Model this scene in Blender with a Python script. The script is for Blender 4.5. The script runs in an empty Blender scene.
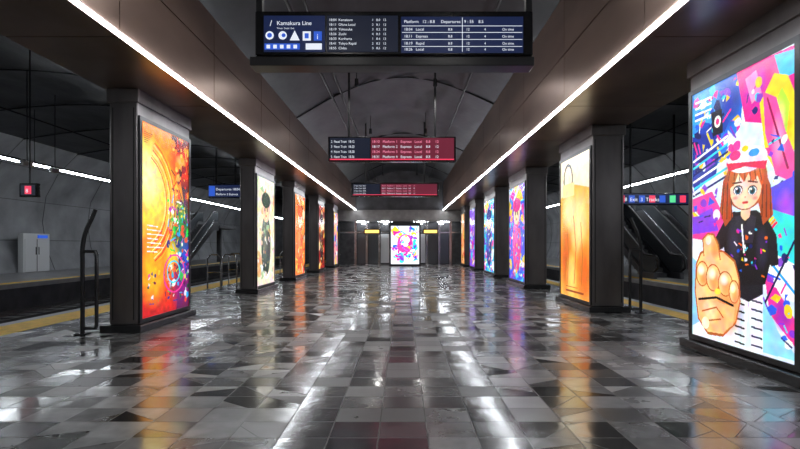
import bpy, bmesh, math, random
import numpy as np
from mathutils import Vector, Matrix
random.seed(4); rng=np.random.RandomState(7)
scn=bpy.context.scene
try:
    scn.view_settings.view_transform='Standard'
    scn.view_settings.look='None'
except Exception: pass

# ---------------------------------------------------------------- materials
def mat(name,col,rough=.5,metal=0,emit=None,es=0,noise=0,nscale=3,bump=0,bscale=20,spec=.5,stretch=(1,1,1)):
    m=bpy.data.materials.new(name); m.use_nodes=True
    nt=m.node_tree; b=nt.nodes['Principled BSDF']
    b.inputs['Base Color'].default_value=(*col,1)
    b.inputs['Roughness'].default_value=rough
    b.inputs['Metallic'].default_value=metal
    b.inputs['Specular IOR Level'].default_value=spec
    if emit:
        b.inputs['Emission Color'].default_value=(*emit,1)
        b.inputs['Emission Strength'].default_value=es
    if noise or bump:
        tc=nt.nodes.new('ShaderNodeTexCoord'); mp=nt.nodes.new('ShaderNodeMapping')
        mp.inputs['Scale'].default_value=stretch
        nt.links.new(tc.outputs['Object'],mp.inputs['Vector'])
    if noise:
        n=nt.nodes.new('ShaderNodeTexNoise'); n.inputs['Scale'].default_value=nscale; n.inputs['Detail'].default_value=5
        nt.links.new(mp.outputs['Vector'],n.inputs['Vector'])
        r=nt.nodes.new('ShaderNodeValToRGB')
        r.color_ramp.elements[0].position=.3; r.color_ramp.elements[1].position=.7
        r.color_ramp.elements[0].color=(*[c*(1-noise) for c in col],1)
        r.color_ramp.elements[1].color=(*[min(1,c*(1+noise)) for c in col],1)
        nt.links.new(n.outputs['Fac'],r.inputs['Fac']); nt.links.new(r.outputs['Color'],b.inputs['Base Color'])
    if bump:
        n2=nt.nodes.new('ShaderNodeTexNoise'); n2.inputs['Scale'].default_value=bscale; n2.inputs['Detail'].default_value=3
        nt.links.new(mp.outputs['Vector'],n2.inputs['Vector'])
        bp=nt.nodes.new('ShaderNodeBump'); bp.inputs['Strength'].default_value=bump; bp.inputs['Distance'].default_value=.05
        nt.links.new(n2.outputs['Fac'],bp.inputs['Height']); nt.links.new(bp.outputs['Normal'],b.inputs['Normal'])
    return m

M_pillar=mat('pillar_brushed_metal',(.16,.145,.145),.3,.7,noise=.3,nscale=2,stretch=(1,1,.3))
M_frame=mat('black_frame',(.025,.025,.027),.3,.3)
M_plinth=mat('plinth_steel',(.04,.04,.042),.25,.6)
M_bronze=mat('bronze_cladding',(.29,.20,.165),.3,.7,noise=.35,nscale=.7,bump=.15,bscale=1.2,stretch=(1,.35,1))
M_soffit=mat('soffit_cladding',(.23,.175,.155),.28,.7,noise=.3,nscale=1)
M_seam=mat('seam_black',(.01,.01,.01),.6)
M_seam2=mat('seam_grey',(.06,.06,.065),.6)
M_led=mat('led_strip',(1,1,1),.5,emit=(.90,.95,1),es=46)
M_tube=mat('tunnel_tube_light',(1,1,1),.5,emit=(.88,.94,1),es=36)
M_ceil=mat('dark_ceiling_membrane',(.020,.021,.024),.4,.2,noise=.5,nscale=1.2,bump=1.0,bscale=1.0,stretch=(1,.5,1))
M_rib=mat('ceiling_steel',(.012,.012,.014),.5,.3)
M_pipe=mat('pipe_grey',(.12,.12,.13),.4,.5)
M_conc=mat('tunnel_concrete',(.25,.255,.27),.6,0,noise=.3,nscale=.7,bump=.2,bscale=3)
M_conc_d=mat('dark_concrete',(.06,.06,.066),.7,0,noise=.4,nscale=1.5,bump=.3,bscale=4)
M_bed=mat('track_ballast',(.03,.029,.029),.8,0,noise=.6,nscale=8,bump=.8,bscale=12)
M_rail=mat('rail_steel',(.35,.34,.33),.25,1)
M_yel=mat('tactile_yellow',(.85,.52,.03),.5,0,noise=.15,nscale=6,bump=.4,bscale=40)
M_edge=mat('platform_edge_stone',(.35,.35,.35),.4,0,noise=.15)
M_plat=mat('far_platform_floor',(.2,.2,.205),.35,0,noise=.25,nscale=2)
M_chrome=mat('stainless_tube',(.45,.45,.46),.2,1)
M_blackm=mat('black_tube',(.03,.03,.032),.25,.4)
M_rubber=mat('handrail_rubber',(.012,.012,.012),.4)
M_glass=mat('balustrade_panel',(.10,.11,.12),.1,.3)
M_step=mat('escalator_step',(.12,.12,.125),.4,.7)
M_casing=mat('board_casing',(.014,.014,.016),.25,.4)
M_white=mat('white_panel',(.62,.63,.64),.4)
M_end=mat('end_wall',(.07,.07,.075),.25,.3,noise=.3)
M_lintel=mat('end_lintel',(.2,.19,.185),.4,.2,noise=.2)
def emi(name,c,s):
    return mat(name,tuple(x*.3 for x in c),.4,emit=c,es=s)
M_tw=emi('text_white',(.85,.9,1),.9); M_tb=emi('screen_navy',(.008,.017,.07),.75)
M_tk=emi('screen_black',(.006,.009,.022),1.0); M_blue=emi('icon_blue',(.03,.12,.7),.8)
M_red=emi('icon_red',(.9,.05,.12),1.0); M_pink=emi('text_pink',(1,.3,.45),.9)
M_redscr=emi('screen_wine',(.13,.012,.03),1.0); M_amber=emi('text_amber',(1,.65,.15),1.8)
M_green=emi('icon_green',(.1,.7,.3),1.0)

# floor
def floor_mat():
    m=bpy.data.materials.new('polished_shard_tiles'); m.use_nodes=True; nt=m.node_tree; N=nt.nodes; L=nt.links
    b=N['Principled BSDF']
    def math_(op,a,c=None,clamp=False):
        n=N.new('ShaderNodeMath'); n.operation=op; n.use_clamp=clamp
        for i,v in enumerate((a,c)):
            if v is None: continue
            if isinstance(v,(int,float)): n.inputs[i].default_value=v
            else: L.new(v,n.inputs[i])
        return n.outputs[0]
    def wn(x,y,z):
        c=N.new('ShaderNodeCombineXYZ')
        for i,v in enumerate((x,y,z)):
            if isinstance(v,(int,float)): c.inputs[i].default_value=v
            else: L.new(v,c.inputs[i])
        w=N.new('ShaderNodeTexWhiteNoise'); w.noise_dimensions='3D'; L.new(c.outputs[0],w.inputs['Vector']); return w
    tc=N.new('ShaderNodeTexCoord'); sp=N.new('ShaderNodeSeparateXYZ'); L.new(tc.outputs['Object'],sp.inputs[0])
    X=sp.outputs[0]; Y=sp.outputs[1]
    sx=math_('DIVIDE',math_('ADD',X,.18),.36)
    cx=math_('FLOOR',sx); fx=math_('SUBTRACT',sx,cx)
    sy=math_('DIVIDE',Y,.33)
    cy=math_('FLOOR',sy); fy=math_('SUBTRACT',sy,cy)
    cell=wn(cx,cy,0); cc=N.new('ShaderNodeSeparateColor'); L.new(cell.outputs['Color'],cc.inputs[0])
    r1,r2,r3=cc.outputs[0],cc.outputs[1],cc.outputs[2]
    flip=math_('GREATER_THAN',r1,.5)
    fxx=math_('ABSOLUTE',math_('SUBTRACT',fx,flip))
    d=math_('SUBTRACT',math_('ADD',math_('MULTIPLY',fxx,math_('ADD',.3,r2)),fy),math_('ADD',.35,math_('MULTIPLY',r3,.9)))
    mid=math_('LESS_THAN',math_('ABSOLUTE',X),.9)
    has=math_('LESS_THAN',wn(cx,cy,9.1).outputs['Value'],.55)
    has=math_('MULTIPLY',has,math_('SUBTRACT',1,mid))
    tri=math_('MULTIPLY',math_('GREATER_THAN',d,0),has)
    tone=wn(cx,cy,math_('ADD',tri,5.5))
    tcx=N.new('ShaderNodeSeparateColor'); L.new(tone.outputs['Color'],tcx.inputs[0])
    ramp=N.new('ShaderNodeValToRGB'); cr=ramp.color_ramp; cr.interpolation='CONSTANT'
    stops=[(0,.010),(.16,.04),(.30,.085),(.46,.135),(.66,.20),(.86,.29)]
    while len(cr.elements)<len(stops): cr.elements.new(.5)
    for e,(p,v) in zip(cr.elements,stops): e.position=p; e.color=(v*1.0,v*.985,v*.975,1)
    L.new(tcx.outputs[0],ramp.inputs[0])
    mx=N.new('ShaderNodeMix'); mx.data_type='RGBA'; L.new(mid,mx.inputs[0]); L.new(ramp.outputs[0],mx.inputs[6])
    rmp2=N.new('ShaderNodeValToRGB'); rmp2.color_ramp.elements[0].color=(.018,.018,.019,1); rmp2.color_ramp.elements[1].color=(.14,.138,.137,1)
    L.new(tcx.outputs[0],rmp2.inputs[0]); L.new(rmp2.outputs[0],mx.inputs[7])
    nz=N.new('ShaderNodeTexNoise'); nz.inputs['Scale'].default_value=5; nz.inputs['Detail'].default_value=7; L.new(tc.outputs['Object'],nz.inputs['Vector'])
    mot=math_('ADD',.5,math_('MULTIPLY',nz.outputs[0],1.0))
    mm=N.new('ShaderNodeMix'); mm.data_type='RGBA'; mm.blend_type='MULTIPLY'; mm.inputs[0].default_value=1
    cmb=N.new('ShaderNodeCombineColor'); [L.new(mot,cmb.inputs[i]) for i in range(3)]
    L.new(mx.outputs[2],mm.inputs[6]); L.new(cmb.outputs[0],mm.inputs[7])
    ex=math_('MINIMUM',fx,math_('SUBTRACT',1,fx)); ey=math_('MINIMUM',fy,math_('SUBTRACT',1,fy))
    e=math_('MINIMUM',ex,ey)
    dd=math_('ADD',math_('ABSOLUTE',d),math_('SUBTRACT',1,has))
    joint=math_('LESS_THAN',math_('MINIMUM',e,math_('MULTIPLY',dd,.9)),.013)
    mj=N.new('ShaderNodeMix'); mj.data_type='RGBA'; L.new(joint,mj.inputs[0]); L.new(mm.outputs[2],mj.inputs[6]); mj.inputs[7].default_value=(.008,.008,.008,1)
    L.new(mj.outputs[2],b.inputs['Base Color'])
    rg=math_('ADD',math_('ADD',.115,math_('MULTIPLY',math_('POWER',tcx.outputs[1],1.6),.25)),math_('MULTIPLY',joint,.3))
    rg=math_('ADD',rg,math_('MULTIPLY',math_('SUBTRACT',nz.outputs[0],.5),.12))
    L.new(rg,b.inputs['Roughness'])
    b.inputs['Specular IOR Level'].default_value=1.0
    b.inputs['IOR'].default_value=1.75
    h=math_('ADD',math_('MULTIPLY',math_('MULTIPLY',math_('SUBTRACT',tcx.outputs[2],.5),fy),.006),math_('MULTIPLY',joint,-.002))
    n2=N.new('ShaderNodeTexNoise'); n2.inputs['Scale'].default_value=3.0; L.new(tc.outputs['Object'],n2.inputs['Vector'])
    h2=math_('ADD',h,math_('MULTIPLY',n2.outputs[0],.004))
    bp=N.new('ShaderNodeBump'); bp.inputs['Strength'].default_value=.8; bp.inputs['Distance'].default_value=1
    L.new(h2,bp.inputs['Height']); L.new(bp.outputs[0],b.inputs['Normal'])
    return m
M_floor=floor_mat()

# ---------------------------------------------------------------- helpers
def link(o,parent=None):
    scn.collection.objects.link(o)
    if parent:
        o.parent=parent; o.matrix_parent_inverse=Matrix.Translation(-Vector(parent.location))
    return o
def empty(name,loc):
    e=bpy.data.objects.new(name,None); e.location=loc; e.empty_display_size=.2; scn.collection.objects.link(e); return e
def mesh_from(name,verts,faces,m,parent=None,smooth=False):
    me=bpy.data.meshes.new(name); me.from_pydata([tuple(v) for v in verts],[],faces); me.materials.append(m); me.update()
    if smooth:
        for p in me.polygons: p.use_smooth=True
    return link(bpy.data.objects.new(name,me),parent)
def boxes(name,lst,m,parent=None,bevel=0):
    V=[];F=[]
    for (x0,x1,y0,y1,z0,z1) in lst:
        s=len(V)
        V+=[(x0,y0,z0),(x1,y0,z0),(x1,y1,z0),(x0,y1,z0),(x0,y0,z1),(x1,y0,z1),(x1,y1,z1),(x0,y1,z1)]
        F+=[tuple(s+i for i in f) for f in((0,3,2,1),(4,5,6,7),(0,1,5,4),(1,2,6,5),(2,3,7,6),(3,0,4,7))]
    o=mesh_from(name,V,F,m,parent)
    if bevel:
        md=o.modifiers.new('bevel','BEVEL'); md.width=bevel; md.segments=2
    return o
def box(name,x0,x1,y0,y1,z0,z1,m,parent=None,bevel=0): return boxes(name,[(x0,x1,y0,y1,z0,z1)],m,parent,bevel)
def tube(name,paths,r,m,parent=None,smooth=False):
    cu=bpy.data.curves.new(name,'CURVE'); cu.dimensions='3D'; cu.bevel_depth=r; cu.bevel_resolution=3; cu.use_fill_caps=True
    for pts in paths:
        s=cu.splines.new('BEZIER' if smooth else 'POLY')
        if smooth:
            s.bezier_points.add(len(pts)-1)
            for p,c in zip(s.bezier_points,pts): p.co=c; p.handle_left_type=p.handle_right_type='AUTO'
        else:
            s.points.add(len(pts)-1)
            for p,c in zip(s.points,pts): p.co=(*c,1)
    cu.materials.append(m)
    return link(bpy.data.objects.new(name,cu),parent)
def text(name,s,x,y,z,size,m,parent,sx=1,align='LEFT'):
    cu=bpy.data.curves.new(name,'FONT'); cu.body=s; cu.size=size; cu.align_x=align; cu.materials.append(m)
    o=bpy.data.objects.new(name,cu); o.rotation_euler=(math.pi/2,0,0); o.location=(x,y,z); o.scale=(sx,1,1)
    return link(o,parent)
F=500.0; CX=403.0; CY=245.0; H=1.4

# ---------------------------------------------------------------- poster painter (art stored as colours on a fine flat mesh)
class Art:
    def __init__(s,w,h,bg,asp=2.0):
        s.w,s.h=w,h
        a=np.linspace(0,1,w); b=np.linspace(0,asp,h)
        s.A,s.B=np.meshgrid(a,b); s.C=np.ones((h,w,3))*np.array(bg)
    def put(s,mask,col,al=1):
        s.C[mask]=s.C[mask]*(1-al)+np.array(col)*al
    def ell(s,cx,cy,rx,ry,col,rot=0,al=1):
        c,n=math.cos(rot),math.sin(rot); x=s.A-cx; y=s.B-cy
        s.put(((x*c+y*n)/rx)**2+((-x*n+y*c)/ry)**2<1,col,al)
    def soft(s,cx,cy,rx,ry,col,al=1,rot=0,p=1.0):
        c,n=math.cos(rot),math.sin(rot); x=s.A-cx; y=s.B-cy
        d=((x*c+y*n)/rx)**2+((-x*n+y*c)/ry)**2
        t=(np.clip(1-d,0,1)**p*al)[...,None]; s.C[:]=s.C*(1-t)+np.array(col)*t
    def ring(s,cx,cy,rx,ry,t,col):
        d=((s.A-cx)/rx)**2+((s.B-cy)/ry)**2
        s.put((d<1)&(d>(1-t)),col)
    def poly(s,pts,col,al=1):
        m=np.zeros(s.A.shape,bool); n=len(pts)
        for i in range(n):
            x1,y1=pts[i]; x2,y2=pts[(i+1)%n]
            if y1==y2: continue
            m^=((y1>s.B)!=(y2>s.B))&(s.A<(x2-x1)*(s.B-y1)/(y2-y1)+x1)
        s.put(m,col,al)
    def line(s,pts,w,col,al=1):
        m=np.zeros(s.A.shape,bool)
        for (x1,y1),(x2,y2) in zip(pts[:-1],pts[1:]):
            dx,dy=x2-x1,y2-y1; L2=dx*dx+dy*dy+1e-9
            t=np.clip(((s.A-x1)*dx+(s.B-y1)*dy)/L2,0,1)
            m|=(s.A-x1-t*dx)**2+(s.B-y1-t*dy)**2<w*w
        s.put(m,col,al)
    def swoosh(s,cx,cy,r,a0,a1,w,col):
        n=10; pts=[(cx+r*math.cos(a0+(a1-a0)*k/n),cy+r*math.sin(a0+(a1-a0)*k/n)) for k in range(n+1)]
        s.line(pts,w,col)
    def grad(s,c0,c1,ax='B',lo=0,hi=2):
        t=np.clip(((s.B if ax=='B' else s.A)-lo)/(hi-lo),0,1)[...,None]
        s.C[:]=np.array(c0)*(1-t)+np.array(c1)*t
    def paint_noise(s,n,amt):
        for ch in range(3):
            g=rng.rand(int(n*2)+2,n+2)*2-1
            yy=np.linspace(0,g.shape[0]-1.001,s.h); xx=np.linspace(0,g.shape[1]-1.001,s.w)
            yi=yy.astype(int); xi=xx.astype(int); fy=(yy-yi)[:,None]; fx=(xx-xi)[None,:]
            yi=np.minimum(yi,g.shape[0]-2); xi=np.minimum(xi,g.shape[1]-2)
            v=(g[yi][:,xi]*(1-fy)+g[yi+1][:,xi]*fy)*(1-fx)+(g[yi][:,xi+1]*(1-fy)+g[yi+1][:,xi+1]*fy)*fx
            s.C[:,:,ch]=s.C[:,:,ch]*(1+amt*v)
    def splat(s,n,pal,x0,x1,y0,y1,r0,r1,al=.9):
        for i in range(n):
            cx=rng.uniform(x0,x1); cy=rng.uniform(y0,y1); r=rng.uniform(r0,r1); c=pal[rng.randint(len(pal))]
            q=rng.rand()
            if q<.25: s.ell(cx,cy,r,r*rng.uniform(.4,1.6),c,rng.uniform(0,3),al)
            elif q<.55:
                t=rng.uniform(0,3.14); s.line([(cx,cy),(cx+2.4*r*math.cos(t),cy+2.4*r*math.sin(t))],max(.005,r*.18),c)
            else:
                k=rng.randint(3,6); a0=rng.uniform(0,6)
                s.poly([(cx+r*rng.uniform(.4,1.7)*math.cos(a0+j*6.28/k),cy+r*rng.uniform(.4,1.7)*math.sin(a0+j*6.28/k)) for j in range(k)],c,al)
def poster(name,art,plane,strength,parent):
    w,h=art.w,art.h
    u=np.linspace(0,1,w); v=np.linspace(0,1,h)
    V=[plane(a,b) for b in v for a in u]
    i=np.arange((h-1)*(w-1)); r=i//(w-1); c=i%(w-1); q=r*w+c
    Fc=np.stack([q,q+1,q+w+1,q+w],1).tolist()
    me=bpy.data.meshes.new(name); me.from_pydata(V,[],Fc)
    at=me.color_attributes.new(name='art',type='FLOAT_COLOR',domain='POINT')
    col=np.ones((h*w,4),dtype=np.float32); col[:,:3]=np.clip(art.C.reshape(-1,3),0,1)**2.2
    at.data.foreach_set('color',col.ravel())
    m=bpy.data.materials.new(name+'_print'); m.use_nodes=True; nt=m.node_tree; b=nt.nodes['Principled BSDF']
    ca=nt.nodes.new('ShaderNodeVertexColor'); ca.layer_name='art'
    nt.links.new(ca.outputs[0],b.inputs['Emission Color']); b.inputs['Emission Strength'].default_value=strength
    b.inputs['Base Color'].default_value=(.01,.01,.01,1); b.inputs['Roughness'].default_value=.25
    try: m.cycles.emission_sampling='NONE'
    except Exception: pass
    me.materials.append(m); me.update()
    return link(bpy.data.objects.new(name,me),parent)

W=(1,1,1);K=(.03,.03,.05)
def art_girl():
    A=Art(230,460,(.86,.93,1.0))
    def P(x,y):
        D=3.94*500/(x-403.); a=(6.77-D)/1.64; z=(245-y)*D/500.; return (a,(z+1.2)/3.3*2)
    def pl(pts,c,al=1): A.poly([P(*p) for p in pts],c,al)
    def ln(pts,w,c): A.line([P(*p) for p in pts],w,c)
    def _r(x,y,rx,ry):
        a,b=P(x,y); a2,_=P(x+rx,y); _,b2=P(x,y-ry); return a,b,abs(a2-a),abs(b2-b)
    def el(x,y,rx,ry,c,rot=0,al=1):
        a,b,p,q=_r(x,y,rx,ry); A.ell(a,b,p,q,c,rot,al)
    def so(x,y,rx,ry,c,al=.8):
        a,b,p,q=_r(x,y,rx,ry); A.soft(a,b,p,q,c,al)
    pal=[(.1,.35,.9),(.95,.15,.6),(.2,.8,.9),(1,.85,.1),W,(.5,.2,.8),(.05,.1,.4)]
    pl([(694,86),(742,62),(738,120),(720,158),(694,175)],(.12,.45,.88))
    so(705,110,18,34,(.3,.75,.95)); so(728,95,14,30,(.08,.15,.6))
    pl([(694,130),(722,112),(716,170),(694,190)],(.10,.2,.62))
    A.splat(90,pal+[(.05,.08,.3),(.1,.25,.7)],0,.55,1.25,2,.012,.05)
    for k in range(6): ln([(695,158+k*7),(726,132+k*8)],.009,[W,(.2,.8,.95),(.05,.1,.4)][k%3])
    for k in range(4): ln([(697,98+k*6),(711,92+k*6)],.008,W)
    pl([(711,108),(721,104),(722,128),(713,132)],(.08,.08,.15)); el(717,117,3,6,W); el(717,117,1.6,3.4,(.9,.2,.5))
    pl([(734,66),(787,42),(787,92),(768,86),(758,120),(742,118),(738,92)],(.93,.12,.55))
    so(752,85,14,26,(.75,.1,.75)); so(775,68,12,16,(1,.45,.7))
    pl([(742,75),(752,66),(757,90),(748,100)],(.98,.55,.8))
    pl([(768,52),(787,46),(787,70),(774,76)],(.3,.75,.95))
    A.splat(20,pal,.5,.85,1.4,1.9,.012,.04)
    pl([(755,100),(768,70),(780,72),(787,92),(787,145),(770,170),(760,150)],(.98,.86,.15))
    so(776,120,10,26,(1,.7,.1)); pl([(766,105),(775,84),(782,100),(779,130),(770,140)],(.75,.92,.25))
    so(773,112,6,18,(1,1,.6))
    pl([(758,88),(770,94),(778,128),(786,150),(786,180),(769,172),(760,130)],(.97,.3,.62))
    so(772,135,7,30,(1,.65,.8)); ln([(762,95),(771,130),(780,165)],.008,(.6,.05,.3))
    A.splat(22,pal,.74,1,.95,1.45,.012,.045)
    pl([(694,196),(712,188),(726,220),(718,245),(694,236)],(.95,.25,.6))
    so(704,215,12,20,(.7,.15,.85)); pl([(694,215),(712,205),(718,228),(694,232)],(.5,.25,.85))
    A.splat(20,pal,0,.3,.9,1.25,.012,.04)
    pl([(764,185),(787,172),(787,236),(764,226)],(.35,.3,.85)); so(778,205,10,22,(.75,.3,.9))
    pl([(762,205),(787,214),(787,262),(766,250)],(.2,.85,.85))
    pl([(758,245),(787,262),(787,300),(762,288)],W)
    pl([(758,262),(787,318),(787,345),(764,312)],(.93,.2,.6)); so(775,312,9,18,(.55,.15,.7))
    pl([(757,290),(772,330),(787,352),(787,358),(757,350)],(.55,.85,.95))
    A.splat(30,pal,.76,1,.05,.85,.01,.04)
    rb=[(.95,.1,.35),(1,.55,.1),(1,.9,.15),(.2,.8,.4),(.1,.6,.95),(.5,.2,.85)]
    for k,c in enumerate(rb):
        A.swoosh(1.1,.55,.42+.022*k,2.2,3.6,.009,c)
    ln([(758,250),(786,290)],.010,(.1,.6,.9)); ln([(786,238),(760,300)],.008,(.1,.1,.3))
    pl([(694,236),(705,238),(740,300),(738,348),(694,338)],(.93,.95,1))
    pl([(694,255),(700,262),(702,320),(694,325)],(.55,.8,.95))
    pl([(731,276),(758,274),(758,352),(748,352),(745,300),(742,349),(733,347)],(.95,.95,.98))
    so(738,310,4,36,(.75,.8,.9)); pl([(731,276),(758,274),(758,292),(745,300),(731,292)],(.1,.1,.14))
    for k in range(6): ln([(733,300+k*8),(741,303+k*8)],.007,K); ln([(748,298+k*9),(757,301+k*9)],.007,(.2,.2,.3))
    pl([(731,209),(752,207),(763,216),(767,250),(760,282),(731,284),(725,262),(721,232),(725,214)],(.07,.07,.1))
    so(732,240,8,30,(.22,.22,.3)); so(757,245,7,26,(.2,.18,.28))
    pl([(738,206),(747,206),(746,214),(742,218),(738,214)],(.98,.78,.62))
    pl([(733,214),(738,212),(742,222),(747,212),(752,214),(749,240),(736,240)],(.16,.15,.2))
    A.splat(34,pal+[(1,.4,.1)],P(728,0)[0],P(762,0)[0],P(742,278)[1],P(742,226)[1],.006,.016)
    pl([(724,216),(729,218),(722,246),(714,250),(713,240)],(.09,.08,.12))
    pl([(762,216),(770,232),(772,262),(765,264),(762,242)],(.09,.08,.12))
    ln([(739,222),(741,250)],.007,W)
    el(742,178,20,29,(.55,.2,.08)); so(730,180,9,28,(.9,.45,.15)); so(757,180,7,26,(.85,.4,.12))
    pl([(722,178),(727,168),(731,214),(724,224),(719,208)],(.7,.3,.12))
    pl([(760,168),(765,182),(767,212),(758,222),(754,200)],(.7,.3,.12))
    for k in range(5): ln([(723+k*1.6,180),(721+k*2.2,216)],.005,(.35+.12*(k%2)*3,.14+.1*(k%2),.05)); ln([(758+k*1.6,182),(757+k*2,214)],.005,(.4+.3*(k%2),.16+.1*(k%2),.05))
    el(742,186,14.5,20,(1,.82,.68)); so(749,192,8,14,(1,.7,.55),.5); so(738,182,8,10,(1,.92,.82),.7)
    pl([(727,186),(728,160),(757,158),(757,184),(753,172),(749,180),(745,170),(741,179),(736,170),(732,182)],(.8,.36,.12))
    for k in range(7): ln([(729+k*4.2,162),(727+k*5,177)],.004,(.45,.15,.06))
    el(743,156,19,13,(.97,.95,.98)); so(750,160,12,9,(.8,.75,.9),.7)
    pl([(725,160),(762,157),(760,166),(742,163),(727,168)],(.9,.12,.3))
    el(733,152,5,5,(.95,.2,.5)); el(750,149,5,4,(.2,.6,.9)); el(742,145,3,3,(1,.8,.1))
    for ex in (735.5,748.5):
        el(ex,187,4.4,5.0,K); el(ex,187.6,3.7,4.1,W); el(ex,187.5,2.7,3.9,(.1,.35,.42)); el(ex,187.5,1.4,2.4,K); el(ex-1,185.7,.9,1.1,W)
    ln([(731,180),(739,179)],.006,(.35,.12,.05)); ln([(745,178),(753,179)],.006,(.35,.12,.05))
    el(742,194,.8,.9,(.9,.55,.42)); el(742,199.5,2.8,1.5,(.8,.2,.2)); so(733,195,3,2.2,(1,.5,.45)); so(751,195,3,2.2,(1,.5,.45))
    # big fist
    sk=(1,.78,.52); dk=(.72,.36,.16); hl=(1,.93,.78)
    pl([(697,262),(701,250),(708,246),(722,248),(733,258),(737,276),(738,300),(734,322),(722,336),(708,334),(699,318),(696,290)],dk)
    pl([(698,263),(702,252),(708,248),(722,250),(732,260),(736,277),(737,299),(733,320),(722,333),(708,331),(700,317),(697,290)],sk)
    so(725,310,14,26,(.9,.5,.25),.8)
    pl([(704,254),(703,236),(708,230),(714,231),(718,242),(720,258)],dk)
    pl([(705,255),(704,237),(708,232),(713,233),(717,243),(719,258)],sk); so(715,246,5,12,(.9,.52,.28),.7)
    el(708.5,238,2.6,4.5,hl)
    for (x,y,rx,ry) in ((703,272,6,13),(713,276,7,14),(724,282,7,13),(732,290,5,12)):
        el(x,y,rx,ry,dk); el(x,y,rx-.9,ry-1.4,sk); so(x+1.5,y+5,rx*.8,ry*.7,(.93,.55,.3),.8); so(x-1,y-4,rx*.6,ry*.5,(1,1,.9),.9)
    pl([(699,296),(716,300),(733,306),(731,324),(720,332),(706,328),(700,314)],(.98,.72,.48)); so(710,310,8,14,(1,.88,.7),.8)
    ln([(700,298),(716,296),(731,304)],.010,K); ln([(703,310),(716,306),(722,316)],.006,dk); ln([(706,320),(720,318)],.006,dk)
    el(717,290,3,3,(.95,.85,.3)); el(706,322,3.4,6,hl)
    A.paint_noise(26,.10)
    return A
def art_orange():
    A=Art(150,300,(.9,.4,.05)); A.grad((.75,.08,.08),(.98,.5,.08),'B',0,1.9)
    A.soft(.3,1.2,.75,.95,(1,.62,.05),1); A.soft(.2,1.3,.5,.6,(1,.86,.3),1); A.soft(.1,1.5,.35,.4,(1,.97,.7),.9)
    A.poly([(.58,2),(1,2),(1,0),(.7,0),(.82,.7),(.88,1.25),(.72,1.75)],(.28,.05,.12))
    A.soft(.86,1.7,.34,.3,(.95,.25,.08),1); A.soft(.8,1.72,.14,.1,(1,.8,.4),.8)
    A.soft(.45,.5,.6,.5,(.98,.35,.02),.9); A.soft(.2,.45,.3,.4,(1,.75,.1),.9); A.soft(.85,.25,.3,.35,(.5,.05,.5),.9)
    A.soft(.78,.95,.3,.4,(.05,.55,.2),.95); A.soft(.9,.6,.22,.3,(.1,.3,.8),.9); A.soft(.6,.62,.2,.2,(1,.85,.2),.9)
    for k in range(9): A.swoosh(.0,1.2,.46+.03*k,-1.2,1.2,.007,[(1,.9,.5),(.9,.2,.05),(1,.7,.1)][k%3])
    pal=[(.1,.8,.25),(.1,.7,.95),(.8,.1,.7),(1,.9,.2),(.95,.3,.1),(.1,.15,.5),W,(.05,.35,.2),(.35,.05,.25)]
    A.splat(190,pal,.52,1,.1,1.25,.01,.045,.85); A.splat(30,pal,.1,.6,.1,.45,.008,.03,.8)
    A.splat(70,[(.9,.2,.1),(1,.6,.1),(.5,.05,.15),(1,.8,.3),(.2,.05,.1)],.62,1,1.2,2,.012,.05,.8)
    for k in range(7): A.line([(.10,.95-k*.045),(.30+.06*(k%3),.94-k*.045)],.005,W)
    A.ring(.66,.42,.24,.22,.16,(.95,.2,.6)); A.ring(.64,.44,.15,.13,.25,(.1,.8,.9))
    for k in range(6): A.line([(.05,1.9-k*.02),(.2-.02*k,1.9-k*.02)],.005,(.5,.1,.05))
    A.paint_noise(22,.14)
    return A
def art_bag():
    A=Art(100,200,(.98,.86,.62)); A.grad((1,.60,.10),(1,.94,.80),'B',.3,1.6)
    A.poly([(.0,1.45),(.45,1.62),(1,1.5),(1,0),(0,0)],(.99,.70,.28))
    A.soft(.5,.75,.6,.8,(.98,.62,.2)); A.soft(.62,1.05,.34,.5,(1,.88,.58)); A.soft(.2,.55,.26,.6,(.82,.38,.06)); A.soft(.85,.35,.3,.5,(.86,.4,.08))
    A.soft(.3,1.25,.25,.35,(1,.92,.65),.9); A.soft(.4,.3,.2,.4,(1,.85,.45),.9)
    A.ring(.28,1.70,.17,.24,.34,(.05,.04,.04)); A.poly([(.08,1.45),(.5,1.45),(.5,1.64),(.08,1.64)],(1,.88,.6))
    A.line([(.5,.2),(.56,.7),(.48,1.15)],.010,(.7,.35,.1)); A.line([(.74,.2),(.78,.6),(.72,1.05)],.01,(.75,.4,.12)); A.line([(.25,.15),(.3,.6),(.24,1.0)],.01,(.75,.4,.12))
    A.line([(.2,.08),(.8,.08)],.014,(.6,.25,.05)); A.line([(.2,.14),(.6,.14)],.008,(.6,.25,.05)); A.paint_noise(14,.06)
    return A
def art_multi(bg,pal,n,seed,fig=None):
    global rng; rng=np.random.RandomState(seed)
    A=Art(76,152,bg); A.splat(n*2,pal,0,1,0,2,.03,.16,.9)
    if fig:
        A.ell(.5,.75,.27,.6,fig); A.soft(.42,.85,.2,.5,tuple(min(1,c+.25) for c in fig),.8)
        A.ell(.5,1.42,.2,.24,(.95,.78,.62)); A.ell(.5,1.6,.25,.15,fig)
        A.ell(.43,1.42,.03,.04,K); A.ell(.57,1.42,.03,.04,K); A.ell(.5,1.3,.04,.02,(.7,.2,.2))
    A.splat(n*2,pal,0,1,0,1.2,.015,.06,.85); A.paint_noise(14,.15)
    return A
BR=[(.1,.35,.95),(.95,.1,.55),(.15,.8,.9),(1,.8,.1),W,(.5,.15,.8)]
WM=[(1,.5,.1),(1,.8,.3),(.9,.2,.1),(.4,.1,.05),(1,.9,.7)]

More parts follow.
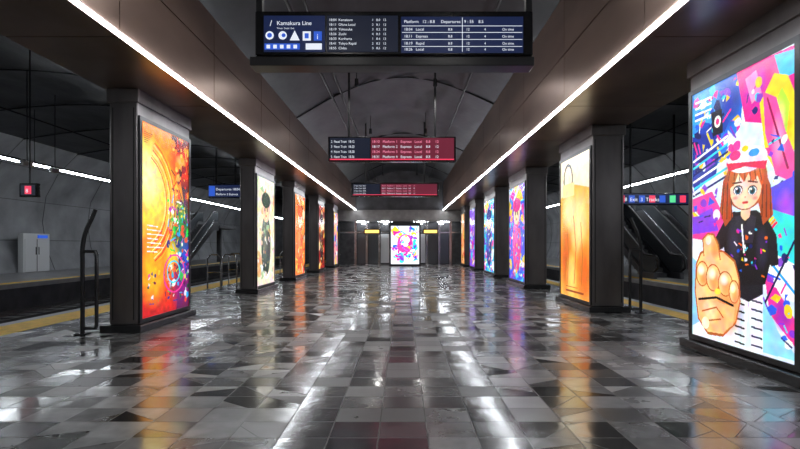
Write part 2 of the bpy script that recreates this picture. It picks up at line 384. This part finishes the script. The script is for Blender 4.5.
# ---------------------------------------------------------------- advertising pillars
PST=1.25
def pillar(side,xin,th,y0,y1,art,top=3.9):
    s=-1 if side=='L' else 1
    xo=xin+s*th
    e=empty('advertising_pillar',((xin+xo)/2,(y0+y1)/2,0))
    xa,xb=min(xin,xo),max(xin,xo)
    box('column_body',xa,xb,y0,y1,.12,top,M_pillar,e,.02)
    box('base_plinth',xa-.1,xb+.1,y0-.1,y1+.1,.0,.12,M_plinth,e,.015)
    box('capital',xa-.03,xb+.03,y0-.03,y1+.03,top-.22,top,M_pillar,e,.01)
    boxes('front_reveal',[(xa+.05,xa+.065,y0-.006,y0+.01,.2,top-.3),(xb-.065,xb-.05,y0-.006,y0+.01,.2,top-.3)],M_seam,e)
    zb,zt=.2,3.42; ft=.07; xf=xin-s*.035
    fx0,fx1=min(xin,xf),max(xin,xf)
    boxes('poster_frame',[(fx0,fx1,y0+.02,y0+.02+ft,zb-.06,zt+.06),(fx0,fx1,y1-.02-ft,y1-.02,zb-.06,zt+.06),
        (fx0,fx1,y0+.02+ft,y1-.02-ft,zb-.06,zb),(fx0,fx1,y0+.02+ft,y1-.02-ft,zt,zt+.06)],M_frame,e)
    ya,yb=y0+.02+ft,y1-.02-ft; xp=xin-s*.02
    if s<0: f=lambda u,v:(xp,ya+(yb-ya)*u,zb+(zt-zb)*v)
    else: f=lambda u,v:(xp,yb-(yb-ya)*u,zb+(zt-zb)*v)
    poster('illuminated_poster',art,f,PST,e)
left=[(8.0,9.95),(14.4,16.5),(19.5,21.6),(25,27),(30.5,32.4)]
la=[art_orange(),art_multi((.92,.88,.76),[W,(.6,.7,.5),(.95,.9,.7),(.85,.65,.4),(.9,.85,.7)],24,3,(.14,.22,.14)),
    art_multi((1,.5,.1),WM,26,5,(.9,.35,.1)),art_multi((.5,.08,.08),WM,30,8,(.15,.05,.05)),art_multi((.9,.6,.6),BR,26,9)]
for (a,b),t in zip(left,la): pillar('L',-4.25,.45,a,b,t)
right=[(4.9,6.86),(10.4,12.5),(16.0,18.5),(21.4,24.2),(27.2,29.4),(31.8,33.6)]
ra=[art_girl(),art_bag(),art_multi((.15,.3,.85),BR,40,11,(.85,.15,.5)),art_multi((.1,.7,.85),BR,36,13,(.1,.15,.5)),
    art_multi((.5,.3,.85),BR,26,17),art_multi((.9,.6,.4),WM,20,18)]
for (a,b),t in zip(right,ra): pillar('R',3.94,.66,a,b,t)

# ---------------------------------------------------------------- room shell
Y0,Y1=-6,62
fl=box('floor',-6.2,5.3,Y0,Y1,-.15,0,M_floor)
e=empty('platform_edge',(-6.6,25,0))
boxes('tactile_strip',[(-6.9,-6.2,Y0,Y1,-.15,.004)],M_yel,e); boxes('coping',[(-7.15,-6.9,Y0,Y1,-.2,.0)],M_edge,e)
e=empty('platform_edge',(5.6,25,0))
boxes('tactile_strip',[(5.3,5.74,Y0,Y1,-.15,.004)],M_yel,e); boxes('coping',[(5.74,5.95,Y0,Y1,-.2,.0)],M_edge,e)
box('platform_slab',-7.0,5.85,Y0,Y1,-1.0,-.2,M_conc_d)
box('track_bed',-14.0,-7.0,Y0,Y1,-1.2,-1.0,M_bed)
box('track_bed',5.85,9.6,Y0,Y1,-1.2,-1.0,M_bed)
def track(xc):
    e=empty('railway_track',(xc,25,-1))
    L=[]
    for sx in(-.72,.72):
        L+=[(xc+sx-.07,xc+sx+.07,Y0,Y1,-.92,-.90),(xc+sx-.012,xc+sx+.012,Y0,Y1,-.90,-.8),(xc+sx-.035,xc+sx+.035,Y0,Y1,-.8,-.76)]
    boxes('rails',L,M_rail,e)
    boxes('sleepers',[(xc-1.2,xc+1.2,y,y+.25,-1.0,-.92) for y in np.arange(Y0+.3,Y1-.5,.7)],M_conc_d,e)
track(-8.7); track(-12.2); track(7.7)
def far_platform(s,x0,x1,x_in):
    e=empty('far_platform',((x0+x1)/2,25,0))
    box('slab',x0,x1,Y0,Y1,-1.0,-.02,M_conc_d,e)
    box('paving',x0,x1,Y0,Y1,-.02,0,M_plat,e)
    a,b=(x_in-.6,x_in-.2) if s<0 else (x_in+.2,x_in+.6)
    box('tactile_strip',a,b,Y0,Y1,0,.004,M_yel,e)
    a,b=(x_in-.1,x_in+.06) if s<0 else (x_in-.06,x_in+.1)
    box('coping',a,b,Y0,Y1,-.16,.003,M_edge,e)
far_platform(-1,-19.6,-14.0,-14.0); far_platform(1,9.6,16.1,9.6)
def extr(name,prof,m,ya=Y0,yb=Y1,smooth=True,ny=1):
    V=[];Fc=[];n=len(prof)
    ys=np.linspace(ya,yb,ny+1)
    for y in ys: V+=[(p[0],y,p[1]) for p in prof]
    for j in range(ny):
        for i in range(n-1): Fc.append((j*n+i,j*n+i+1,(j+1)*n+i+1,(j+1)*n+i))
    return mesh_from(name,V,Fc,m,None,smooth)
def wall(side,xb,s):
    prof=[(xb-s*0,0),(xb+s*.5,1.3),(xb+s*.7,2.7),(xb+s*.5,4.1),(xb-s*.2,5.4),(xb-s*1.3,6.5)]
    P=[]
    for i in range(len(prof)-1):
        for t in np.linspace(0,1,5)[:-1]:
            P.append((prof[i][0]*(1-t)+prof[i+1][0]*t,prof[i][1]*(1-t)+prof[i+1][1]*t))
    P.append(prof[-1])
    extr('wall_'+side,P,M_conc)
    js=[[(x-s*.01,y,z) for x,z in P] for y in np.arange(0,60,4.0)]
    tube('trim_'+('1' if s<0 else '2'),js+[[(P[k][0]-s*.01,Y0,P[k][1]),(P[k][0]-s*.01,Y1,P[k][1])] for k in(5,11,16)],.014,M_seam2)
wall('left',-19.5,-1); wall('right',16,1)
box('wall_back',-21,17.5,Y0-.2,Y0,-1.2,9,M_conc_d)
box('wall_front',-21,17.5,Y1,Y1+.2,-1.2,9,M_conc_d)
def arch(x0,z0,x1,z1,rise,n=16):
    return [(x0+(x1-x0)*t,z0+(z1-z0)*t+rise*math.sin(math.pi*t)) for t in np.linspace(0,1,n+1)]
def vault(name,prof,sg=.16):
    V=[];Fc=[];n=len(prof); ys=np.arange(Y0,Y1+.01,.5)
    for j,y in enumerate(ys):
        sag=sg*abs(math.sin(math.pi*y/4.0))
        for i,(x,z) in enumerate(prof):
            k=math.sin(math.pi*i/(n-1))
            V.append((x,y,z+sag*k+.05*k*math.sin(i*2.1+y*1.7)))
    for j in range(len(ys)-1):
        for i in range(n-1): Fc.append((j*n+i,j*n+i+1,(j+1)*n+i+1,(j+1)*n+i))
    return mesh_from(name,V,Fc,M_ceil,None,True)
vault('ceiling',arch(-3.45,5.45,2.95,5.9,1.1),.10)
vault('ceiling_left',arch(-4.7,5.5,-18.3,6.5,1.0,24))
vault('ceiling_right',arch(4.55,5.8,14.8,6.5,.9,20))
tube('ceiling_ribs',[[(x,y,z+.01) for x,z in arch(-3.4,5.45,2.9,5.9,1.08)] for y in np.arange(0,60,8)]+
     [[(x,y,z-.02) for x,z in arch(-4.8,5.5,-18.2,6.5,.98,20)] for y in np.arange(0,60,4)]+
     [[(x,y,z-.02) for x,z in arch(4.6,5.8,14.7,6.5,.88,20)] for y in np.arange(0,60,4)],.025,M_rib)
tube('ceiling_pipes',[[(x,Y0,z),(x,Y1,z)] for x,z in((-2.2,6.0),(-1.9,6.1),(1.9,6.2),(-7,6.3),(-7.4,6.3),(-15.5,6.7),(6.5,6.3),(12.5,6.8))],.035,M_rib)
boxes('cable_tray',[(-6.2,-5.7,Y0,Y1,5.3,5.38),(5.3,5.8,Y0,Y1,5.5,5.58)],M_rib)

# ---------------------------------------------------------------- lighting beams
YE=36
def beam(x_in,x_out,s,top):
    e=empty('lighting_beam',((x_in+x_out)/2,15,3.9))
    a,b=min(x_in,x_out),max(x_in,x_out)
    box('beam_core',a+.03,b-.03,Y0,YE,3.93,top-.02,M_seam,e)
    L=[];y=Y0
    while y<YE-.01:
        y2=min(y+3,YE)
        xx=(x_in,x_in+s*.03)
        L.append((min(xx),max(xx),y+.01,y2-.01,3.98,4.82)); L.append((min(xx),max(xx),y+.01,y2-.01,4.84,top)); y=y2
    boxes('inner_cladding',L,M_bronze,e)
    S=[];y=Y0
    while y<YE-.01:
        S.append((a+.02,b-.02,y+.012,y+2.99,3.90,3.93)); y+=3
    boxes('soffit_panels',S,M_soffit,e)
    lx=sorted((x_in-s*.04,x_in))
    boxes('led_strip',[(lx[0],lx[1],yy,yy+3,3.90,3.925) for yy in np.arange(Y0,YE,3.)],M_led,e)
    ox=sorted((x_out-s*.02,x_out+s*.0)); box('outer_cladding',ox[0],ox[1],Y0,YE,3.9,top,M_soffit,e)
beam(-3.4,-4.78,-1,5.5); beam(2.9,4.68,1,5.9)

def tubelight(x,z):
    e=empty('linear_platform_light',(x,25,z))
    boxes('tubes',[(x-.035,x+.035,y,y+2.98,z-.03,z+.03) for y in np.arange(Y0+.5,Y1-3,3)],M_tube,e)
    box('housing',x-.07,x+.07,Y0+.5,Y1-1,z+.03,z+.10,M_rib,e)
    tube('hangers',[[(x,y,z+.1),(x,y,z+2.1)] for y in np.arange(1,Y1-2,9)],.012,M_rib,e)
tubelight(-14.0,4.45); tubelight(11.7,4.45)

for y in (2,8,14,20,26,32):  # regular rows of hanging spots, added to raise the hall's ambient light
    for x in(-1.3,.9):
        e=empty('fill_downlight',(x,y,5.9))
        bm=bmesh.new(); bmesh.ops.create_cone(bm,cap_ends=True,segments=20,radius1=.06,radius2=.05,depth=.2)
        me=bpy.data.meshes.new('can'); bm.to_mesh(me); bm.free(); me.materials.append(M_blackm)
        o=bpy.data.objects.new('can',me); o.location=(x,y,5.95); link(o,e)
        tube('stem',[[(x,y,6.05),(x,y,6.7)]],.012,M_blackm,e)
        li=bpy.data.lights.new('fill_lamp','SPOT'); li.energy=78; li.spot_size=math.radians(165); li.spot_blend=.5; li.shadow_soft_size=.09; li.color=(1,.975,.95)
        lo=bpy.data.objects.new('fill_lamp',li); lo.location=(x,y,5.82); link(lo,e)

# ---------------------------------------------------------------- hanging boards
def PX(x,D): return (x-CX)*D/F
def PZ(y,D): return (CY-y)*D/F+H
def hbox(name,D,x0,x1,y0,y1,dep,m,e,off=0,bevel=0):
    return box(name,PX(x0,D),PX(x1,D),D-off,D-off+dep,PZ(y1,D),PZ(y0,D),m,e,bevel)
D=6.5
e=empty('departure_board',(PX(393,D),D,PZ(35,D)))
hbox('casing',D,255,533,11,55,.2,M_casing,e,0,.015)
hbox('lower_tray',D,250,534,57,66,.28,M_frame,e,.02,.01)
boxes('brackets',[(PX(x,D),PX(x+6,D),D+.05,D+.15,PZ(60,D),PZ(-60,D)+.4) for x in(255,527)],M_rib,e)
hbox('screen_info',D,264,325,16,52,.01,M_tb,e,.01)
hbox('screen_times',D,327,398,16,52,.01,M_tk,e,.01)
hbox('screen_main',D,401,523,17,53,.01,M_tb,e,.01)
yy=D-.015
text('title','Kamakura Line',PX(277,D),yy,PZ(25.5,D),.075,M_tw,e)
text('title_mark','/',PX(270,D),yy,PZ(26.5,D),.11,M_tw,e)
text('sub','Ticket  Gates  Exit',PX(277,D),yy,PZ(29.5,D),.03,M_tw,e)
def disc(name,x,y,r,m,D,e,off=.02,seg=20):
    cx,cz,rr=PX(x,D),PZ(y,D),r*D/F
    mesh_from(name,[(cx+rr*math.cos(t),D-off,cz+rr*math.sin(t)) for t in np.linspace(0,2*math.pi,seg,endpoint=False)],[tuple(range(seg))],m,e)
disc('icon_disc',270,36,4.2,M_tw,D,e); disc('icon_disc_in',270,36,2.4,M_blue,D,e,.024)
disc('icon_disc',283,36,4.2,M_tw,D,e); disc('icon_disc_in',284,36,2,M_blue,D,e,.024)
mesh_from('icon_triangle',[(PX(290,D),D-.02,PZ(41,D)),(PX(300,D),D-.02,PZ(41,D)),(PX(295,D),D-.02,PZ(31,D))],[(0,1,2)],M_tw,e)
hbox('icon_lift',D,303,311,32,41,.006,M_tw,e,.02); hbox('icon_lift_in',D,305,309,34,39,.006,M_blue,e,.024)
hbox('icon_stairs',D,314,322,32,41,.006,M_blue,e,.02)
text('icon_i','i',PX(317,D),D-.03,PZ(40,D),.1,M_tw,e)
hbox('icon_bar',D,265,300,44,50,.006,M_blue,e,.02); hbox('icon_bar2',D,306,322,44,50,.006,M_tw,e,.02)
for k in range(5): hbox('icon_cell',D,267+k*6.7,270.5+k*6.7,45.5,49,.004,M_tw,e,.024)
rows=['18:04  Kamakura','18:11  Ofuna Local','18:19  Yokosuka','18:26  Zushi','18:33  Kurihama','18:41  Tokyo Rapid','18:55  Chiba']
for k,r in enumerate(rows):
    text('row',r,PX(329,D),yy,PZ(21.5+k*4.7,D),.045,M_tw,e)
    text('row_b','%d   8.%d   12'%(k%4+1,k),PX(372,D),yy,PZ(21.5+k*4.7,D),.042,M_tw,e)
text('row_h','Platform   12 : 8.8     Departures   9 : 55    8.5',PX(404,D),yy,PZ(23.5,D),.055,M_tw,e)
for k,(z,t) in enumerate(((31,'18:04   Local'),(38,'18:11   Express'),(45,'18:19   Rapid'),(51,'18:26   Local'))):
    text('row_m',t,PX(404,D),yy,PZ(z,D),.05,M_tw,e)
    for j in range(4): text('row_c',['8.8','12','4','On time'][j],PX(448+j*18,D),yy,PZ(z,D),.045,M_tw,e)
boxes('dividers',[(PX(402,D),PX(522,D),D-.014,D-.01,PZ(z,D),PZ(z-.4,D)) for z in(26.5,33,40,47)]+[(PX(462,D),PX(462.5,D),D-.014,D-.01,PZ(52,D),PZ(18,D))],M_tw,e)

def redboard(D,x0,x1,y0,y1,zt):
    e=empty('departure_board',(PX((x0+x1)/2,D),D,PZ((y0+y1)/2,D)))
    hbox('casing',D,x0-2,x1+2,y0-1.5,y1+1.5,.25,M_casing,e,0,.02)
    w=x1-x0; xm=x0+w*.33
    hbox('screen_left',D,x0,xm-1,y0,y1,.01,M_tk,e,.01); hbox('screen_right',D,xm,x1,y0,y1,.01,M_redscr,e,.01)
    h=(y1-y0)
    for k in range(4):
        zz=PZ(y0+h*(.22+k*.23),D); sz=h*.16*D/F
        text('row','%d  Next Train  18:%02d'%(k+2,12+k*8),PX(x0+1,D),D-.015,zz,sz,M_tw,e,.8)
        text('row_r','18:%02d   Platform %d   Express   Local    8.8     12'%(10+k*7,k+1),PX(xm+1,D),D-.015,zz,sz,M_pink if k%2==0 else M_tw,e)
    hbox('red_bar',D,x0,x1,y1-h*.05,y1,.006,M_red,e,.02)
    xs=[PX(x0+w*.15,D),PX(x1-w*.15,D)]
    boxes('hangers',[(x-.03,x+.03,D+.1,D+.16,PZ(y0,D),zt) for x in xs],M_rib,e)
redboard(14.5,330,454,138,160,6.6); redboard(21,353,437,184,195,6.6)

def sideboard(D,x0,x1,y0,y1,kind,zt):
    e=empty('platform_sign',(PX((x0+x1)/2,D),D,PZ((y0+y1)/2,D)))
    hbox('casing',D,x0-1,x1+1,y0-1,y1+1,.2,M_casing,e,0,.02)
    hbox('screen',D,x0,x1,y0,y1,.01,M_tb,e,.01)
    h=y1-y0;w=x1-x0
    if kind==0:
        text('row','Departures 18:04',PX(x0+7,D),D-.02,PZ(y0+h*.45,D),h*.28*D/F,M_tw,e)
        text('row','Platform 3 Express',PX(x0+7,D),D-.02,PZ(y0+h*.85,D),h*.24*D/F,M_tw,e)
        hbox('tile',D,x0,x0+6,y0+1,y1-1,.01,M_blue,e,.02)
    else:
        cols=[M_red,M_blue,M_blue,M_red,M_blue,M_green,M_red]
        for k in range(7): hbox('tile',D,x0+w*(.02+k*.14),x0+w*(.10+k*.14),y0+1.5,y1-1.5,.01,cols[k],e,.02)
        text('row','8  Exit  3  Tracks',PX(x0+w*.1,D),D-.03,PZ(y0+h*.72,D),h*.5*D/F,M_tw,e)
    boxes('hangers',[(PX(x,D)-.03,PX(x,D)+.03,D+.08,D+.14,PZ(y0,D),zt) for x in(x0+w*.2,x1-w*.2)],M_rib,e)
sideboard(24,209,241,185,197,0,6.9); sideboard(21,617,690,194,204,1,6.9)
D=14
e=empty('platform_number_sign',(PX(28,D),D,PZ(190,D)))
hbox('case',D,19,37,183,197,.15,M_casing,e,0,.02); hbox('face',D,21,35,185,195,.01,M_tk,e,.01)
hbox('digit_frame',D,25,31.5,186,194,.01,M_red,e,.015); text('digit','8',PX(26.3,D),D-.03,PZ(192.6,D),.15,M_tw,e)
tube('rod',[[(PX(28,D),D+.07,PZ(183,D)),(PX(28,D),D+.07,7.0)]],.02,M_rib,e)
def cctv(x,y,D,zt):
    e=empty('security_camera',(PX(x,D),D,PZ(y,D)))
    cx,cz=PX(x,D),PZ(y,D)
    box('body',cx-.07,cx+.07,D-.25,D+.2,cz-.07,cz+.07,M_white,e,.03)
    box('hood',cx-.09,cx+.09,D-.32,D+.2,cz+.07,cz+.09,M_white,e)
    box('lens',cx-.04,cx+.04,D-.27,D-.24,cz-.04,cz+.04,M_blackm,e,.01)
    tube('arm',[[(cx,D,cz+.09),(cx,D,zt)]],.015,M_rib,e)
cctv(27,164,16,7.1); cctv(55,171,19,7.1)

# ---------------------------------------------------------------- end wall with luminous poster
e=empty('end_kiosk_wall',(-.2,36,0))
box('wall_body',-4.7,4.6,36.4,37,0,3.6,M_end,e)
box('lintel',-4.8,4.7,35.6,37,3.1,3.9,M_lintel,e,.02)
box('upper_wall',-4.7,4.6,36.1,37,3.9,7.3,M_conc_d,e)
boxes('mullions',[(x-.08,x+.08,35.85,36,0,3.1) for x in(-4.6,-3.4,-2.6,-1.7,-.9,.9,1.7,2.6,3.4,4.5)],M_chrome,e)
boxes('transom',[(-4.6,4.5,35.87,35.98,2.25,2.35)],M_chrome,e)
boxes('glass_doors',[(-2.5,-1.8,36.3,36.39,.05,2.2),(1.8,2.5,36.3,36.39,.05,2.2),(-3.3,-2.7,36.3,36.39,.05,2.2),(2.7,3.3,36.3,36.39,.05,2.2)],M_glass,e)
boxes('white_bays',[(-1.6,-.98,36.3,36.4,.1,2.2),(.98,1.6,36.3,36.4,.1,2.2)],M_white,e)
for x0,x1,y0,y1 in((364,380,229,234),(423,438,229,234)):
    hbox('amber_sign',35.6,x0,x1,y0,y1,.1,M_casing,e,0); hbox('amber_face',35.6,x0+1,x1-1,y0+1,y1-1,.02,M_amber,e,.02)
boxes('lintel_lamps',[(PX(x,35.5),PX(x+3,35.5),35.5,35.6,PZ(224,35.5),PZ(222.5,35.5)) for x in(362,384,419,440)],M_tube,e)
boxes('added_soffit_glow',[(x-.5,x+.5,36.05,36.15,3.06,3.1) for x in(-3,-1.3,1.3,3)],M_tube,e)  # glowing bars added under the lintel to brighten the kiosk recess
rng=np.random.RandomState(33)
A=Art(80,110,(.92,.96,1),1.4)
A.splat(90,BR,.1,.9,.1,1.3,.04,.12); A.ell(.5,.75,.28,.35,(.95,.25,.6)); A.ell(.5,.85,.17,.2,W); A.splat(60,BR,.15,.85,.2,1.2,.02,.07)
e=empty('backlit_display_panel',(0,33,0))
D=33; xa,xb=PX(391,D),PX(419,D)
box('panel_body',xa-.12,xb+.12,D,D+.3,0,PZ(224,D)+.1,M_frame,e,.02)
poster('display_poster',A,lambda u,v:(xa+(xb-xa)*u,D-.02,PZ(264,D)+(PZ(226,D)-PZ(264,D))*v),1.8,e)

# ---------------------------------------------------------------- escalators
def escalator(xc,w,y0,rise,run,land=None):
    e=empty('escalator',(xc,y0,0)); x0,x1=xc-w/2,xc+w/2
    n=int(rise/.2)
    boxes('steps',[(x0+.15,x1-.15,y0+run*k/n,y0+run*(k+1)/n,max(0,rise*k/n-.3),rise*(k+1)/n) for k in range(n)],M_step,e)
    for xs in(x0,x1):
        for nm,za,zb,t,m in(('side_truss',-.45,.25,.07,M_pipe),('balustrade',.25,.95,.02,M_glass)):
            pts=[(y0-.9,max(0,0+ (0 if za<0 else za))),(y0+.1,max(0,za)),(y0+run,rise+za),(y0+run+1,rise+za),(y0+run+1,rise+zb),(y0+run,rise+zb),(y0,zb),(y0-.9,zb)]
            V=[(xs-t,a,b) for a,b in pts]+[(xs+t,a,b) for a,b in pts]; k=len(pts)
            Fc=[tuple(range(k))[::-1],tuple(range(k,2*k))]+[(i,(i+1)%k,(i+1)%k+k,i+k) for i in range(k)]
            mesh_from(nm,V,Fc,m,e)
    tube('handrails',[[(xs,y0-.8,.3),(xs,y0-1.1,.45),(xs,y0-1.15,.7),(xs,y0-.95,.95),(xs,y0,1.0),(xs,y0+run,rise+1.0),(xs,y0+run+1,rise+1.0)] for xs in(x0,x1)],.055,M_rubber,e)
    tube('edge_trim',[[(xs,y0,.27),(xs,y0+run,rise+.27)] for xs in(x0-.08,x1+.08)],.02,M_chrome,e)
escalator(10.95,1.1,21.5,3.0,5.0); escalator(13.4,1.2,21.5,3.0,5.0)
escalator(-15.4,1.2,34,3.0,5.0); escalator(-17.2,1.2,34,3.0,5.0)
def landing(x0,x1,y0):
    e=empty('escalator_landing',((x0+x1)/2,y0+2,0))
    box('slab',x0,x1,y0,y0+4,2.75,2.98,M_conc_d,e)
    boxes('columns',[(x0+.3,x0+.6,y0+1,y0+1.3,0,2.75),(x1-.6,x1-.3,y0+1,y0+1.3,0,2.75)],M_conc_d,e)
landing(10.4,15.6,27.55); landing(-19,-14.7,40.05)

e=empty('door_1',(-19.3,26,0))
box('surround',-19.5,-19.22,25.3,27.2,0,2.0,M_white,e,.02)
boxes('leaves',[(-19.22,-19.19,25.4,26.2,.03,1.7),(-19.22,-19.19,26.25,27.1,.03,1.7)],M_white,e)
boxes('leaf_joint',[(-19.22,-19.185,26.205,26.245,.03,1.7)],M_seam,e)
box('door_sign',-19.22,-19.18,26.3,27.0,1.76,1.92,M_blue,e)
boxes('pulls',[(-19.19,-19.15,26.1,26.14,.9,1.3),(-19.19,-19.15,26.3,26.34,.9,1.3)],M_chrome,e)
e=empty('information_cabinet',(15,18,0))
box('cabinet',14.6,15.3,17.6,18.8,0,2.0,M_pipe,e,.03); box('cab_face',14.57,14.6,17.7,18.7,.9,1.8,M_tw,e)

# ---------------------------------------------------------------- railings
def loop_rail(x,y,s):
    e=empty('curved_handrail',(x,y,0))
    tube('posts',[[(x,y,0),(x,y,1.15),(x,y,1.35),(x-s*.05,y,1.6),(x-s*.16,y,1.85),(x-s*.2,y,1.95)]],.032,M_blackm,e,True)
    tube('loop',[[(x,y,.15),(x,y,1.25),(x-s*.02,y,1.3),(x-s*.2,y,1.3),(x-s*.22,y,1.25),(x-s*.22,y,.15),(x-s*.2,y,.1),(x,y,.1)]],.028,M_blackm,e)
    box('foot',x-.09,x+.09,y-.09,y+.09,0,.025,M_plinth,e,.008)
loop_rail(-5.0,7.8,-1); loop_rail(4.85,10.2,1); loop_rail(4.85,12.7,1)
def hoops(pts,y,h=1.1):
    e=empty('hoop_barrier',(sum(pts)/len(pts),y,0)); P=[]
    for a,b in zip(pts[:-1],pts[1:]):
        P.append([(a,y,0),(a,y,h-.12),(a+.1,y,h),(b-.12,y,h),(b-.04,y,h-.12),(b-.04,y,0)]); P.append([(a,y,h*.5),(b-.04,y,h*.5)])
    tube('hoops',P,.025,M_chrome,e)
    boxes('feet',[(a-.06,a+.06,y-.06,y+.06,0,.02) for a in pts[:-1]],M_plinth,e)
hoops([-6.1,-5.65,-5.15],15.6); hoops([-6.1,-5.6,-5.1],17.5); hoops([4.9,5.25],19.2); hoops([-5.9,-5.3],24); hoops([4.8,5.2],25.3)

# ---------------------------------------------------------------- world, camera
w=bpy.data.worlds.new('World'); scn.world=w; w.use_nodes=True
w.node_tree.nodes['Background'].inputs[0].default_value=(.05,.055,.065,1); w.node_tree.nodes['Background'].inputs[1].default_value=.3
cam=bpy.data.cameras.new('Camera'); co=bpy.data.objects.new('Camera',cam); scn.collection.objects.link(co)
co.location=(0,0,H); co.rotation_euler=(math.pi/2,0,0); cam.sensor_width=36; cam.lens=22.5
cam.shift_x=-3/800; cam.shift_y=20.5/800; cam.clip_start=.05; cam.clip_end=200
scn.camera=co
